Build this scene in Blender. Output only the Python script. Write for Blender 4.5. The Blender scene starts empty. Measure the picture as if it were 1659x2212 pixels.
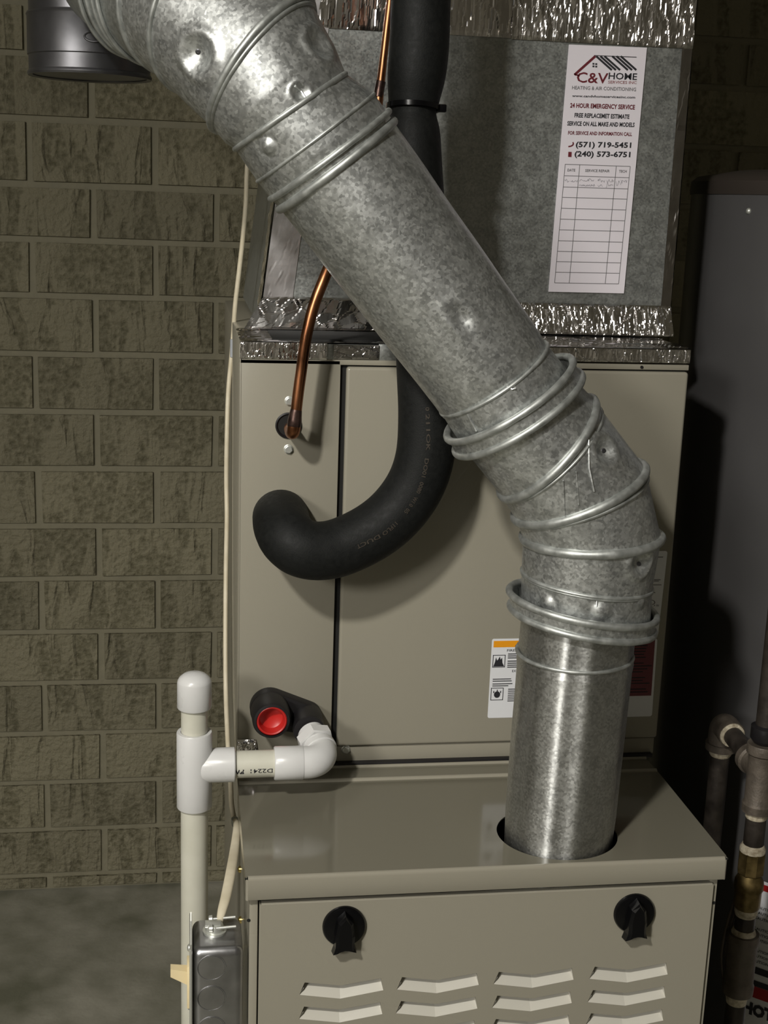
import bpy, bmesh, math, random
from mathutils import Vector, Matrix, noise
from mathutils.bvhtree import BVHTree
random.seed(7)
sc = bpy.context.scene
COL = sc.collection

# ------------------------------------------------------------------ camera
FPX = 2821.4262
CAM = Vector((-0.0491, -1.0429, 0.5810))
YAW, PITCH, ROLL = 0.1526, 0.2336, 0.0348
fw = Vector((math.sin(YAW)*math.cos(PITCH), math.cos(YAW)*math.cos(PITCH), -math.sin(PITCH)))
r0 = Vector((math.cos(YAW), -math.sin(YAW), 0)); u0 = r0.cross(fw)
rt = r0*math.cos(ROLL) + u0*math.sin(ROLL); up = -r0*math.sin(ROLL) + u0*math.cos(ROLL)
cam = bpy.data.cameras.new('camera'); co = bpy.data.objects.new('camera', cam); COL.objects.link(co)
co.matrix_world = Matrix(((rt.x, up.x, -fw.x, CAM.x), (rt.y, up.y, -fw.y, CAM.y), (rt.z, up.z, -fw.z, CAM.z), (0, 0, 0, 1)))
cam.sensor_fit = 'VERTICAL'; cam.sensor_height = 24.0; cam.lens = 24.0*FPX/2212.0; cam.clip_start = 0.02
sc.camera = co
# ------------------------------------------------------------------ world, lights, exposure
w = bpy.data.worlds.new('world'); sc.world = w; w.use_nodes = True
w.node_tree.nodes['Background'].inputs[0].default_value = (0.9, 0.95, 1.0, 1)
w.node_tree.nodes['Background'].inputs[1].default_value = 0.02
def light(name, kind, loc, power, size, col, target=None):
    l = bpy.data.lights.new(name, kind); l.energy = power; l.color = col
    if kind == 'AREA': l.shape = 'DISK'; l.size = size
    else: l.shadow_soft_size = size
    o = bpy.data.objects.new(name, l); COL.objects.link(o); o.location = loc
    if target: o.rotation_euler = (Vector(target)-Vector(loc)).to_track_quat('-Z', 'Y').to_euler()
    return o
lamp = light('shaded_ceiling_lamp', 'SPOT', (-0.75, -1.35, 1.50), 46, 0.06, (1.0, 0.965, 0.90), (.25, 0, -.42))
lamp.data.spot_size = math.radians(86); lamp.data.spot_blend = 1.0
light('fill_light', 'AREA', (-2.1, -2.9, 1.60), 24, 0.7, (1.0, 0.97, 0.92), (-1.2, -1.0, 0))  # unseen area light, added to fill the shadows
sc.view_settings.view_transform = 'Standard'; sc.view_settings.look = 'None'
sc.view_settings.exposure = 1.45; sc.view_settings.gamma = 1.0
sc.view_settings.use_curve_mapping = False

# ------------------------------------------------------------------ helpers
def ray(x, y): return fw + rt*((x-829.5)/FPX) - up*((y-1106)/FPX)
def at(x, y, Y): d = ray(x, y); return CAM + d*((Y-CAM.y)/d.y)        # photo direction met with the plane y = Y
def atz(x, y, Z): d = ray(x, y); return CAM + d*((Z-CAM.z)/d.z)
def s2l(c): return tuple(((v/255)/12.92 if v/255 <= .04045 else ((v/255+.055)/1.055)**2.4) for v in c)

def mat(name, col, rough=.5, metal=0., **k):
    m = bpy.data.materials.new(name); m.use_nodes = True
    b = m.node_tree.nodes['Principled BSDF']
    b.inputs['Base Color'].default_value = (*col, 1); b.inputs['Roughness'].default_value = rough
    b.inputs['Metallic'].default_value = metal
    for a, v in k.items(): b.inputs[a.replace('_', ' ')].default_value = v
    return m
def N(m, t, **k):
    n = m.node_tree.nodes.new(t)
    for a, v in k.items():
        if a in n.inputs: n.inputs[a].default_value = v
        else: setattr(n, a, v)
    return n
def L(m, a, ao, b, bi): m.node_tree.links.new(a.outputs[ao], b.inputs[bi])
def varied(name, c1, c2, scale=30, detail=4, rough=(.4, .6), metal=0., bump=0., bscale=None, vec=(1, 1, 1), thr=(.3, .7), coord='Object', vor=None, **k):
    """colour and roughness varied by noise (optionally mixed with Voronoi cells), with a fine bump"""
    m = mat(name, c1, rough[0], metal, **k); b = m.node_tree.nodes['Principled BSDF']
    tc = N(m, 'ShaderNodeTexCoord'); mp = N(m, 'ShaderNodeMapping'); mp.inputs['Scale'].default_value = vec
    L(m, tc, coord, mp, 'Vector')
    n = N(m, 'ShaderNodeTexNoise', Scale=scale, Detail=detail); L(m, mp, 'Vector', n, 'Vector')
    src, so = n, 'Fac'
    if vor:
        v = N(m, 'ShaderNodeTexVoronoi', Scale=vor); L(m, mp, 'Vector', v, 'Vector')
        sp = N(m, 'ShaderNodeSeparateColor'); L(m, v, 'Color', sp, 'Color')
        mx = N(m, 'ShaderNodeMath', operation='MULTIPLY_ADD'); mx.inputs[1].default_value = .34; L(m, sp, 'Red', mx, 0)
        m2 = N(m, 'ShaderNodeMath', operation='MULTIPLY'); m2.inputs[1].default_value = .66; L(m, n, 'Fac', m2, 0); L(m, m2, 'Value', mx, 2)
        src, so = mx, 'Value'
    r = N(m, 'ShaderNodeValToRGB'); e = r.color_ramp.elements
    e[0].position, e[1].position = thr; e[0].color = (*c1, 1); e[1].color = (*c2, 1)
    L(m, src, so, r, 'Fac'); L(m, r, 'Color', b, 'Base Color')
    mr = N(m, 'ShaderNodeMapRange'); mr.inputs['To Min'].default_value = rough[0]; mr.inputs['To Max'].default_value = rough[1]
    mr.inputs['From Min'].default_value = thr[0]; mr.inputs['From Max'].default_value = thr[1]
    L(m, src, so, mr, 'Value'); L(m, mr, 'Result', b, 'Roughness')
    if bump:
        n2 = N(m, 'ShaderNodeTexNoise', Scale=bscale or scale*2, Detail=5); L(m, mp, 'Vector', n2, 'Vector')
        bp = N(m, 'ShaderNodeBump', Strength=1.0, Distance=bump); L(m, n2, 'Fac', bp, 'Height'); L(m, bp, 'Normal', b, 'Normal')
    return m

M = {}
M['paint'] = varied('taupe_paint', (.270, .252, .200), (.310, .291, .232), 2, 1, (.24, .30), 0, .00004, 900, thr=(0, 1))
M['lid'] = varied('dimmed_taupe_gloss', (.155, .145, .110), (.180, .169, .130), 2, 1, (.09, .13), 0, .000006, 300, thr=(0, 1), IOR=1.75)  # same taupe paint, darkened: the lid's dimmer look put into the colour
M['galv'] = varied('galvanized_steel', (.40, .415, .41), (.70, .72, .705), 110, 9, (.34, .46), .86, .00007, 260, thr=(.28, .74), vor=420)
M['galv_bead'] = varied('rolled_steel_bead', (.36, .375, .36), (.56, .58, .56), 110, 6, (.44, .56), .8, .00008, 300)
M['galv_smooth'] = varied('bright_steel_pipe', (.40, .405, .395), (.66, .67, .65), 45, 9, (.40, .50), .95, .00002, 200, Anisotropic=.82, Anisotropic_Rotation=.25, thr=(.28, .72), vor=500)
M['galv_dull'] = varied('duct_sheet_steel', (.34, .355, .345), (.52, .54, .52), 75, 8, (.34, .46), .85, .00006, 160, thr=(.28, .75), vor=520)
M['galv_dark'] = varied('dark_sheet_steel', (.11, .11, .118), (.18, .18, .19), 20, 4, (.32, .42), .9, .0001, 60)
M['box'] = varied('stamped_steel', (.34, .34, .35), (.50, .50, .51), 40, 6, (.26, .36), .95, .0001, 80)
M['foil'] = varied('foil_tape', (.80, .78, .77), (.93, .91, .90), 40, 4, (.12, .22), 1, .0004, 70, vec=(1, 1, .35))
M['foil_smooth'] = varied('smooth_foil_tape', (.55, .53, .53), (.66, .64, .64), 40, 4, (.10, .18), 1, .0001, 60)
M['foil_satin'] = varied('satin_foil_tape', (.72, .70, .71), (.84, .82, .83), 40, 4, (.30, .40), 1, .0001, 60)
M['foam'] = varied('black_foam', (.0060, .0066, .0064), (.0095, .0102, .0095), 200, 5, (.55, .7), 0, .0002, 700, Specular_IOR_Level=.22)
M['black'] = mat('black_plastic', (.003, .003, .0035), .20, Specular_IOR_Level=.3)
M['rubber'] = mat('black_rubber', (.010, .009, .010), .45)
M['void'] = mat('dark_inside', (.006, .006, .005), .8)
M['copper'] = varied('copper', (.16, .066, .032), (.44, .19, .09), 60, 4, (.25, .42), 1, .0001, 120, vec=(1, 1, .4))
M['burnt'] = varied('burnt_copper', (.035, .022, .020), (.10, .06, .05), 120, 4, (.25, .4), .8, .0002, 200)
M['pvc'] = varied('pvc_pipe', (.56, .55, .46), (.62, .61, .52), 30, 3, (.32, .42))
M['pvc_white'] = varied('pvc_fitting', (.62, .62, .61), (.68, .68, .67), 25, 3, (.25, .35))
M['red'] = mat('red_cap', (.50, .022, .018), .35)
M['cable'] = varied('cream_cable', (.56, .50, .36), (.66, .60, .46), 60, 3, (.35, .5))
M['zinc'] = mat('zinc_screw', (.66, .67, .62), .36, .7)
M['brass'] = varied('brass', (.085, .062, .022), (.26, .19, .08), 90, 6, (.35, .55), .85)
M['gold'] = mat('yellow_zinc', (.80, .62, .22), .25, 1.)
M['louver'] = varied('lit_louver_taupe', (.54, .52, .455), (.58, .56, .49), 9, 3, (.3, .36), 0, .00004, 900)  # taupe lightened; brighter light on the tilted blades put into the colour
M['iron'] = varied('black_iron_pipe', (.022, .018, .015), (.055, .045, .036), 60, 5, (.42, .6), .4, .0003, 300)
M['malleable'] = varied('malleable_iron', (.075, .062, .048), (.13, .108, .085), 80, 5, (.5, .65), .35, .0004, 400)
M['dope'] = varied('thread_tape', (.30, .25, .17), (.66, .60, .46), 200, 4, (.5, .7), 0, .0006, 500)
M['heater'] = varied('grey_heater_paint', (.066, .064, .064), (.076, .074, .074), 8, 3, (.28, .34))
M['heater_rim'] = mat('heater_rim', (.035, .028, .023), .5)
M['concrete'] = varied('painted_concrete', (.155, .155, .112), (.36, .345, .285), 9, 12, (.38, .55), 0, .0008, 60, thr=(.32, .7))
M['ivory'] = mat('ivory_plastic', (.72, .60, .36), .4)
M['paper'] = mat('white_paper', (.74, .70, .745), .6)
M['label'] = mat('white_label', (.72, .73, .75), .4)
M['orange'] = mat('orange_ink', (.80, .32, .01), .45)
M['maroon'] = mat('maroon_label', (.16, .035, .045), .45)
M['ink'] = mat('black_ink', (.018, .018, .022), .6)
M['inkgrey'] = mat('grey_ink', (.16, .155, .16), .6)
M['inkred'] = mat('red_ink', (.13, .010, .018), .6)
M['inkpink'] = mat('faded_red_ink', (.26, .09, .09), .6)
M['pencil'] = mat('pen_ink', (.25, .24, .27), .6)
M['bright_red'] = mat('red_stripe', (.35, .012, .012), .45)
M['foamtext'] = mat('faded_print', (.036, .028, .019), .7)
M['wall_paint'] = mat('wall_paint', (.50, .475, .42), .8)

def brick_mat(name, c1, c2, groove=.004):
    m = mat(name, c1, .75); b = m.node_tree.nodes['Principled BSDF']
    tc = N(m, 'ShaderNodeTexCoord'); g = N(m, 'ShaderNodeNewGeometry')
    oi = N(m, 'ShaderNodeObjectInfo')
    mp = N(m, 'ShaderNodeMapping'); mp.inputs['Scale'].default_value = (1, 1, .24); L(m, g, 'Position', mp, 'Vector')
    ns = N(m, 'ShaderNodeTexNoise', Scale=26, Detail=2.5); ns.inputs['Distortion'].default_value = .55; L(m, mp, 'Vector', ns, 'Vector')
    nf = N(m, 'ShaderNodeTexNoise', Scale=85, Detail=9); L(m, g, 'Position', nf, 'Vector')
    nb = N(m, 'ShaderNodeTexNoise', Scale=5, Detail=2); L(m, g, 'Position', nb, 'Vector')
    ms = N(m, 'ShaderNodeMapRange'); L(m, ns, 'Fac', ms, 'Value'); ms.inputs['From Min'].default_value = .44; ms.inputs['From Max'].default_value = .56
    mm = N(m, 'ShaderNodeMath', operation='MULTIPLY'); L(m, ms, 'Result', mm, 0)
    mb = N(m, 'ShaderNodeMapRange'); L(m, nb, 'Fac', mb, 'Value'); mb.inputs['From Min'].default_value = .38; mb.inputs['From Max'].default_value = .58
    L(m, mb, 'Result', mm, 1)
    ad = N(m, 'ShaderNodeMath', operation='MULTIPLY_ADD'); L(m, nf, 'Fac', ad, 0); ad.inputs[1].default_value = 1.35; L(m, mm, 'Value', ad, 2)
    bp = N(m, 'ShaderNodeBump', Strength=1.0, Distance=groove); L(m, ad, 'Value', bp, 'Height'); L(m, bp, 'Normal', b, 'Normal')
    r = N(m, 'ShaderNodeValToRGB'); e = r.color_ramp.elements; e[0].position = .45; e[1].position = 1.45/1.6; e[0].color = (*c1, 1); e[1].color = (*c2, 1)
    L(m, ad, 'Value', r, 'Fac')
    hs = N(m, 'ShaderNodeHueSaturation'); L(m, r, 'Color', hs, 'Color')
    mr = N(m, 'ShaderNodeMapRange'); L(m, oi, 'Random', mr, 'Value'); mr.inputs['To Min'].default_value = .86; mr.inputs['To Max'].default_value = 1.12
    L(m, mr, 'Result', hs, 'Value'); L(m, hs, 'Color', b, 'Base Color')
    return m
M['brick'] = brick_mat('painted_brick', (.100, .090, .050), (.215, .196, .128), .0055)
M['mortar'] = varied('painted_mortar', (.215, .198, .134), (.250, .230, .158), 40, 6, (.7, .85), 0, .0012, 90)

class MB:
    """collects geometry; build() links it as ONE mesh object"""
    def __init__(s): s.v = []; s.f = []; s.sm = []
    def add(s, vs, fs, smooth=False):
        o = len(s.v); s.v += [tuple(v) for v in vs]
        for f in fs: s.f.append(tuple(i+o for i in f)); s.sm.append(smooth)
        return s
    def box(s, a, b, bev=0., seg=2):
        bm = bmesh.new(); bmesh.ops.create_cube(bm, size=1)
        c = [(a[i]+b[i])/2 for i in range(3)]; d = [abs(b[i]-a[i]) for i in range(3)]
        for v in bm.verts: v.co = Vector((c[i]+v.co[i]*d[i] for i in range(3)))
        if bev: bmesh.ops.bevel(bm, geom=bm.edges[:], offset=min(bev, min(d)*.45), segments=seg, affect='EDGES', profile=.5)
        s.bm(bm, bool(bev)); return s
    def bm(s, bm, smooth=False, mtx=None):
        bm.verts.ensure_lookup_table(); bm.verts.index_update()
        s.add([(mtx @ v.co if mtx else v.co) for v in bm.verts], [[v.index for v in f.verts] for f in bm.faces], smooth); bm.free(); return s
    def loft(s, rings, smooth=True, closed=True, cap=(False, False), torus=False):
        n = len(rings[0]); vs = [p for r in rings for p in r]; fs = []
        m = len(rings)
        for i in range(m if torus else m-1):
            for j in range(n if closed else n-1):
                a = i*n+j; b = i*n+(j+1) % n; i2 = (i+1) % m; fs.append((a, b, i2*n+(j+1) % n, i2*n+j))
        s.add(vs, fs, smooth)
        if cap[0]: s.add(rings[0], [tuple(reversed(range(n)))])
        if cap[1]: s.add(rings[-1], [tuple(range(n))])
        return s
    def lathe(s, base, axis, prof, n=40, cap=(True, True), smooth=True):
        """prof = [(distance along axis, radius)]"""
        ax = Vector(axis).normalized(); a = ax.orthogonal().normalized(); b = ax.cross(a); base = Vector(base)
        rr = [[base+ax*h+(a*math.cos(2*math.pi*k/n)+b*math.sin(2*math.pi*k/n))*r for k in range(n)] for h, r in prof]
        return s.loft(rr, smooth, True, cap)
    def tube(s, pts, rad, n=20, cap=(True, True), flat=None, twist=0):
        pts = [Vector(p) for p in pts]
        R_ = rad if isinstance(rad, (list, tuple)) else [rad]*len(pts)
        T = [(pts[min(i+1, len(pts)-1)]-pts[max(i-1, 0)]).normalized() for i in range(len(pts))]
        nrm = T[0].orthogonal().normalized() if flat is None else (Vector(flat)-T[0]*T[0].dot(Vector(flat))).normalized()
        rr = []
        for i, p in enumerate(pts):
            nrm = (nrm - T[i]*nrm.dot(T[i])).normalized(); b = T[i].cross(nrm)
            r = R_[i]; ra, rb = (r if isinstance(r, tuple) else (r, r))
            rr.append([p+nrm*math.cos(2*math.pi*k/n)*ra+b*math.sin(2*math.pi*k/n)*rb for k in range(n)])
        return s.loft(rr, True, True, cap)
    def poly(s, loop, ext):
        """flat loop extruded by vector ext"""
        n = len(loop); loop = [Vector(p) for p in loop]; e = Vector(ext)
        s.add(loop+[p+e for p in loop], [tuple(range(n)), tuple(reversed(range(n, 2*n)))]+[(i, i+n, (i+1) % n+n, (i+1) % n) for i in range(n)])
        return s
    def build(s, name, m, parent=None, fix=True):
        me = bpy.data.meshes.new(name); me.from_pydata(s.v, [], s.f); me.polygons.foreach_set('use_smooth', s.sm)
        me.materials.append(M[m] if isinstance(m, str) else m)
        if fix:
            b = bmesh.new(); b.from_mesh(me); bmesh.ops.recalc_face_normals(b, faces=b.faces[:]); b.to_mesh(me); b.free()
        if any(s.sm):
            try: me.set_sharp_from_angle(angle=math.radians(38 if fix else 62))
            except Exception: pass
        o = bpy.data.objects.new(name, me); COL.objects.link(o)
        if parent is not None:
            o.parent = parent
            o.matrix_parent_inverse = world_of(parent).inverted()
        return o
def world_of(o):
    mtx = Matrix.Translation(o.location)
    if o.parent: mtx = world_of(o.parent) @ o.matrix_parent_inverse @ mtx
    return mtx
def tag(o, label=None, cat=None, group=None, kind=None):
    if label: o['label'] = label
    if cat: o['category'] = cat
    if group: o['group'] = group
    if kind: o['kind'] = kind
    return o
def empty(name, loc, label, cat, group=None):
    o = bpy.data.objects.new(name, None); COL.objects.link(o); o.location = loc; o.empty_display_size = .05
    return tag(o, label, cat, group)
def smooth_path(pts, k=8):
    """Catmull-Rom through points of any dimension"""
    P = [list(p) for p in pts]; P = [P[0]]+P+[P[-1]]; out = []
    for i in range(1, len(P)-2):
        for t in range(k):
            u = t/k; a, b, c, d = P[i-1], P[i], P[i+1], P[i+2]
            out.append([.5*((2*b[j])+(-a[j]+c[j])*u+(2*a[j]-5*b[j]+4*c[j]-d[j])*u*u+(-a[j]+3*b[j]-3*c[j]+d[j])*u**3) for j in range(len(b))])
    out.append(P[-2]); return out
def text_pts(txt, bold=0.):
    """glyph mesh normalised to width 1, cap height measured; returns verts, faces, h"""
    cu = bpy.data.curves.new('t', 'FONT'); cu.body = txt; cu.size = 1; cu.offset = bold; cu.resolution_u = 2
    ob = bpy.data.objects.new('t', cu); COL.objects.link(ob); dg = bpy.context.evaluated_depsgraph_get()
    me = bpy.data.meshes.new_from_object(ob.evaluated_get(dg))
    vs = [v.co.copy() for v in me.vertices]; fs = [tuple(p.vertices) for p in me.polygons]
    bpy.data.objects.remove(ob); bpy.data.curves.remove(cu); bpy.data.meshes.remove(me)
    x0 = min(v.x for v in vs); x1 = max(v.x for v in vs)
    return [((v.x-x0)/(x1-x0), v.y/.73) for v in vs], fs
def put_text(mb, txt, fn, bold=0.):
    """fn maps (0..1 across, 0..1 cap height) to a world point"""
    vs, fs = text_pts(txt, bold); mb.add([fn(*v) for v in vs], fs)

# ================================================================== SETTING
FZ = -0.84; CZ = 1.74; WY = 1.50
def struct(mb, name, m): return tag(mb.build(name, m), kind='structure')
struct(MB().box((-2.6, -3.9, FZ-.1), (3.2, WY+.2, FZ)), 'floor', 'concrete')
struct(MB().box((-2.6, -3.9, CZ), (3.2, WY+.2, CZ+.1)), 'ceiling', 'wall_paint')
struct(MB().box((-2.7, -3.9, FZ), (-2.6, WY+.2, CZ)), 'wall_left', 'wall_paint')
struct(MB().box((3.2, -3.9, FZ), (3.3, WY+.2, CZ)), 'wall_right', 'wall_paint')
struct(MB().box((-2.6, -4.0, FZ), (3.2, -3.9, CZ)), 'wall_front', 'wall_paint')
wall = struct(MB().box((-2.6, WY, FZ), (3.2, WY+.2, CZ)), 'wall_back', 'mortar')
# brick courses read off the photograph: mortar line heights at x = 200 px
ys = [-116, 12, 122, 262, 402, 520, 640, 765, 889, 1011, 1135, 1248, 1362, 1472, 1580, 1685, 1786, 1884, 1926]
zz = [at(200, y, WY).z for y in ys]; zz[-1] = FZ
BL_ = at(469, 580, WY).x - at(207, 580, WY).x
xa = at(202, 460, WY).x
protos = []
for q in range(6):
    bm = bmesh.new(); bmesh.ops.create_cube(bm, size=1)
    for v in bm.verts: v.co = Vector((v.co.x*(1+random.uniform(-.012, .012)), v.co.y, v.co.z*(1+random.uniform(-.02, .02))))
    bmesh.ops.scale(bm, vec=(1, .02, 1), verts=bm.verts)
    me = bpy.data.meshes.new('brick'); bm.to_mesh(me); bm.free(); me.materials.append(M['brick']); protos.append(me)
def brick(x0, x1, z0, z1):
    me = random.choice(protos)
    o = bpy.data.objects.new('brick', me); COL.objects.link(o); o.parent = wall
    o.location = ((x0+x1)/2, WY+.004, (z0+z1)/2); g = .0125
    o.scale = (x1-x0-g, 1, z1-z0-g); o.rotation_euler = (random.uniform(-.006, .006), 0, random.uniform(-.006, .006))
    md = o.modifiers.new('b', 'BEVEL'); md.width = .002; md.segments = 1
for i in range(len(zz)-1):
    z1, z0 = zz[i], zz[i+1]
    off = 0 if i % 2 == 0 else .5
    k = -6
    while True:
        a = xa + (k+off)*BL_ + (0.009 if i % 2 == 0 else -.002)*0
        if a > 1.55: break
        if a > -1.0 and not (a > .62 and i > 7):
            if i == 10 and k == 1: pass
            brick(a, a+BL_, z0, z1)
        k += 1

# ================================================================== FURNACE
W = .445
fur = empty('furnace', (W/2, .38, FZ), 'taupe furnace cabinet with louvered front door and two round black latches', 'furnace')
# shell: sides, back, frame
b = MB(); b.box((.004, .012, FZ), (.0065, .77, -.003)); b.box((.004, .768, FZ), (W-.004, .77, -.003)); b.box((.004, .012, FZ), (.012, .016, -.02)); pass
b.box((W-.0065, .012, FZ), (W-.004, .77, -.003)); b.box((W-.0115, .008, FZ), (W-.004, .016, -.024), .001); b.box((.004, .008, FZ), (.0115, .016, -.024), .001)
b.build('cabinet_shell', 'paint', fur)
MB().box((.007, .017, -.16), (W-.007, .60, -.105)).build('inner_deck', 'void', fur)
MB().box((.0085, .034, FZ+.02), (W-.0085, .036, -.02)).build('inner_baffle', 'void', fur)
# lid with round hole
HC = Vector((.2985, .0615, 0)); HR = .0577; HR2 = .0535
def holed(mb, outer, holes, z_of, smooth=False):
    bm = bmesh.new(); ed = []
    for loop in [outer]+holes:
        vs = [bm.verts.new(p) for p in loop]
        for i in range(len(vs)): ed.append(bm.edges.new((vs[i], vs[(i+1) % len(vs)])))
    bmesh.ops.triangle_fill(bm, use_beauty=True, use_dissolve=False, edges=ed)
    bmesh.ops.recalc_face_normals(bm, faces=bm.faces[:])
    r = bmesh.ops.extrude_face_region(bm, geom=bm.faces[:])
    bmesh.ops.translate(bm, vec=z_of, verts=[e for e in r['geom'] if isinstance(e, bmesh.types.BMVert)])
    mb.bm(bm, smooth)
lid = MB()
Ys = atz(900, 1681, 0).y      # rear fold of the lid
Yt = atz(900, 1652, 0).y
cc = [(HC.x+HR*math.cos(t*math.pi/32), HC.y+HR2*math.sin(t*math.pi/32), 0) for t in range(64)]
holed(lid, [(.001, .0030, 0), (W-.001, .0030, 0), (W, .0045, 0), (W, Ys, 0), (0, Ys, 0), (0, .0045, 0)], [cc], (0, 0, -.0012))
# front flange with rolled top edge
prof = [(.0034, .0001), (.0024, .0), (.0012, -.0005), (.0004, -.0015), (0., -.0034), (0., -.0215), (.0005, -.0222), (.0012, -.0222)]
flg = MB(); flg.loft([[Vector((x, y, z)) for y, z in prof] for x in [.0022, W-.0022]], True, False)
for sx, x in ((1, 0), (-1, W)):
    lid.box((x, .0016, -.0215), (x+sx*.0012, Ys, -.0006))
    flg.loft([[Vector((x+sx*.0022*(1-math.cos(t)), .0024*(1-math.sin(t)) if False else .0024-.0024*math.sin(t), z)) for t in [i*math.pi/12 for i in range(7)]] for z in (-.0222, -.0018)], True, False)
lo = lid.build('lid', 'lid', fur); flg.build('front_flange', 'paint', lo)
for x in (.0008, W-.0008): MB().box((x-.0014, .0008, -.0022), (x+.0014, .0032, -.0010)).build('corner_notch', 'void', lo)
r_ = MB()
for Y_, h in ((Ys, .0030), (Yt, .0022)):
    r_.tube([(.001, Y_, -.0004), (W-.001, Y_, -.0004)], (h, h), 12)
r_.build('fold_ridge', 'paint', lo)
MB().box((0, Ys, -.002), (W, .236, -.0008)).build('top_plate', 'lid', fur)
MB().box((.01, .2245, -.0005), (.452, .2385, .0035), .0008).build('gasket', 'rubber', fur)

# door with chevron louvers
DF = .004     # door face y
door = MB()
zt = -.0282
X0, X1 = .0132, .4355
cxs = [.0872, .1765, .2672, .3592]
hw = .0374
rows = [-.1275 - .0247*i for i in range(8)]
def chev(cx, zb, inset=0.):
    """chevron louvre opening seen from the front; zb = height of the lower middle point"""
    l, r = cx-hw, cx+hw+.002
    return [(l+.0045, zb+.0188), (cx, zb+.0137), (r-.0025, zb+.0188), (r, zb+.0062), (cx, zb), (l, zb+.0062)]
holes = [[(x, DF, z) for x, z in chev(cx, zb)] for cx in cxs for zb in rows]
holed(door, [(X0, DF, zt-.001), (X1, DF, zt-.001), (X1, DF, FZ+.45), (X0, DF, FZ+.45)], holes, (0, .0012, 0))
# plain lower part and rolled edges
door.box((X0, DF, FZ+.02), (X1, DF+.0012, FZ+.45))
pr = [(DF, -.0012), (DF+.0006, -.0003), (DF+.0016, 0), (DF+.006, 0)]
door.loft([[Vector((x, y, zt+z)) for y, z in pr] for x in (X0+.001, X1-.001)], True, False)
door.box((X0-.0004, DF+.0005, FZ+.02), (X0+.0008, DF+.008, zt-.001), .0004); door.box((X1-.0008, DF+.0005, FZ+.02), (X1+.0004, DF+.008, zt-.001), .0004)
do = door.build('door', 'paint', fur)
lv = None
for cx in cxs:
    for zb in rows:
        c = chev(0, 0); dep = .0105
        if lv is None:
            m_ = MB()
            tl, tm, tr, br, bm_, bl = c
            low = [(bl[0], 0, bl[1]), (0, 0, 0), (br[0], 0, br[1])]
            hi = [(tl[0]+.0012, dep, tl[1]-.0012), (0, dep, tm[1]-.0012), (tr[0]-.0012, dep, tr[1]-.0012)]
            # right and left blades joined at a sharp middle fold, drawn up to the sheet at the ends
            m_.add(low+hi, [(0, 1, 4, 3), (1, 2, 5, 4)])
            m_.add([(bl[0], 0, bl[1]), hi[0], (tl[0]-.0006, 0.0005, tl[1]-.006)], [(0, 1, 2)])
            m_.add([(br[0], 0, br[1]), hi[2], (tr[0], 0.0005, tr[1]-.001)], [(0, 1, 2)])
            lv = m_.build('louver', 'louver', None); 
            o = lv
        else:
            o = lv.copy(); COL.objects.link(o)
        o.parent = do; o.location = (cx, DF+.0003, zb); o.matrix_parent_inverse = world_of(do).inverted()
# latches
def latch(px, py):
    c = at(px, py, DF)
    base = MB().lathe(c, (0, -1, 0), [(0, .0196), (.0022, .0196), (.0038, .0186), (.0046, .016), (.0048, .0001)], 48, (False, True)).build('latch', 'black', do)
    out = [(0, .0172), (.0072, .0100), (.0084, .003), (.0094, -.004), (.0090, -.011), (.0092, -.0155), (.0112, -.0212), (.0058, -.0198), (0, -.0194), (-.0058, -.0204), (-.0114, -.0226), (-.0094, -.016), (-.0092, -.011), (-.0096, -.004), (-.0084, .003), (-.0072, .0100)]
    n = len(out); R1 = [Vector((c.x+x, c.y-.004, c.z+z)) for x, z in out]; R2 = [Vector((c.x+x*.92, c.y-.013, c.z+z*.95)) for x, z in out]; R3 = [Vector((c.x+x*.62, c.y-.0155, c.z+z*.84)) for x, z in out]
    MB().loft([R1, R2, R3], False, True, (False, True)).build('latch_grip', 'black', base)
latch(743, 1999); latch(1369, 1971)
# screws and holes on the left side of the shell and on the frames
def hexscrew(mb, c, ax, r=.0038, h=.0036, flange=True):
    if flange: mb.lathe(c, ax, [(0, r*1.25), (.0006, r*1.25), (.0009, r*1.1)], 24)
    mb.lathe(c, ax, [(0, r*1.08), (h, r*1.05), (h+.0003, r*.9)], 6, smooth=False)
for (px, py) in ((519, 1878), (520, 1987), (518, 2046)):
    d = ray(px, py); q = CAM + d*((.0035-CAM.x)/d.x)
    s = MB(); s.lathe((.004, q.y, q.z), (-1, 0, 0), [(0, .0036), (.002, .0034), (.0032, .0018), (.0034, .0001)], 16); s.build('screw', 'gold', fur)
MB().lathe(Vector((.004, .088, -.062)), (-1, 0, 0), [(0, .006), (.0004, .006)], 20).build('knockout', 'void', fur)
for (px, py) in ((537, 1988), (1542, 1950)):
    MB().lathe(at(px, py, .0078), (0, -1, 0), [(0, .0016), (.0003, .0016)], 12).build('pilot_hole', 'void', fur)

# ================================================================== EVAPORATOR COIL CABINET
CY = .230; CH = .4437; CW = .4565
coil = empty('coil_cabinet', (CW/2, .5, 0.004), 'taupe evaporator coil cabinet with plain front panels standing on the furnace', 'air conditioner')
b = MB(); b.box((0, CY+.008, .004), (CW, .77, CH-.002), .001); b.build('cabinet_case', 'paint', coil)
zf = at(617, 776, CY).z       # lower edge of the top flange on the left
sx0, sx1 = at(731, 1200, CY).x-.0025, at(731, 1200, CY).x+.0030
zdt = at(1000, 797, CY-.004).z; zdb = at(1000, 1606, CY-.004).z
b = MB(); b.box((.0005, CY, .004), (.0025, CY+.02, CH), .0006); b.box((.0005, CY, .004), (sx0, CY+.004, zf), .0012)
b.build('fixed_panel', 'paint', coil)
MB().box((sx0, CY+.005, .004), (sx1+.003, CY+.0082, zf)).build('seam_shade', 'void', coil)  # near-black strip painting the shade in the groove between panels
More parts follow.
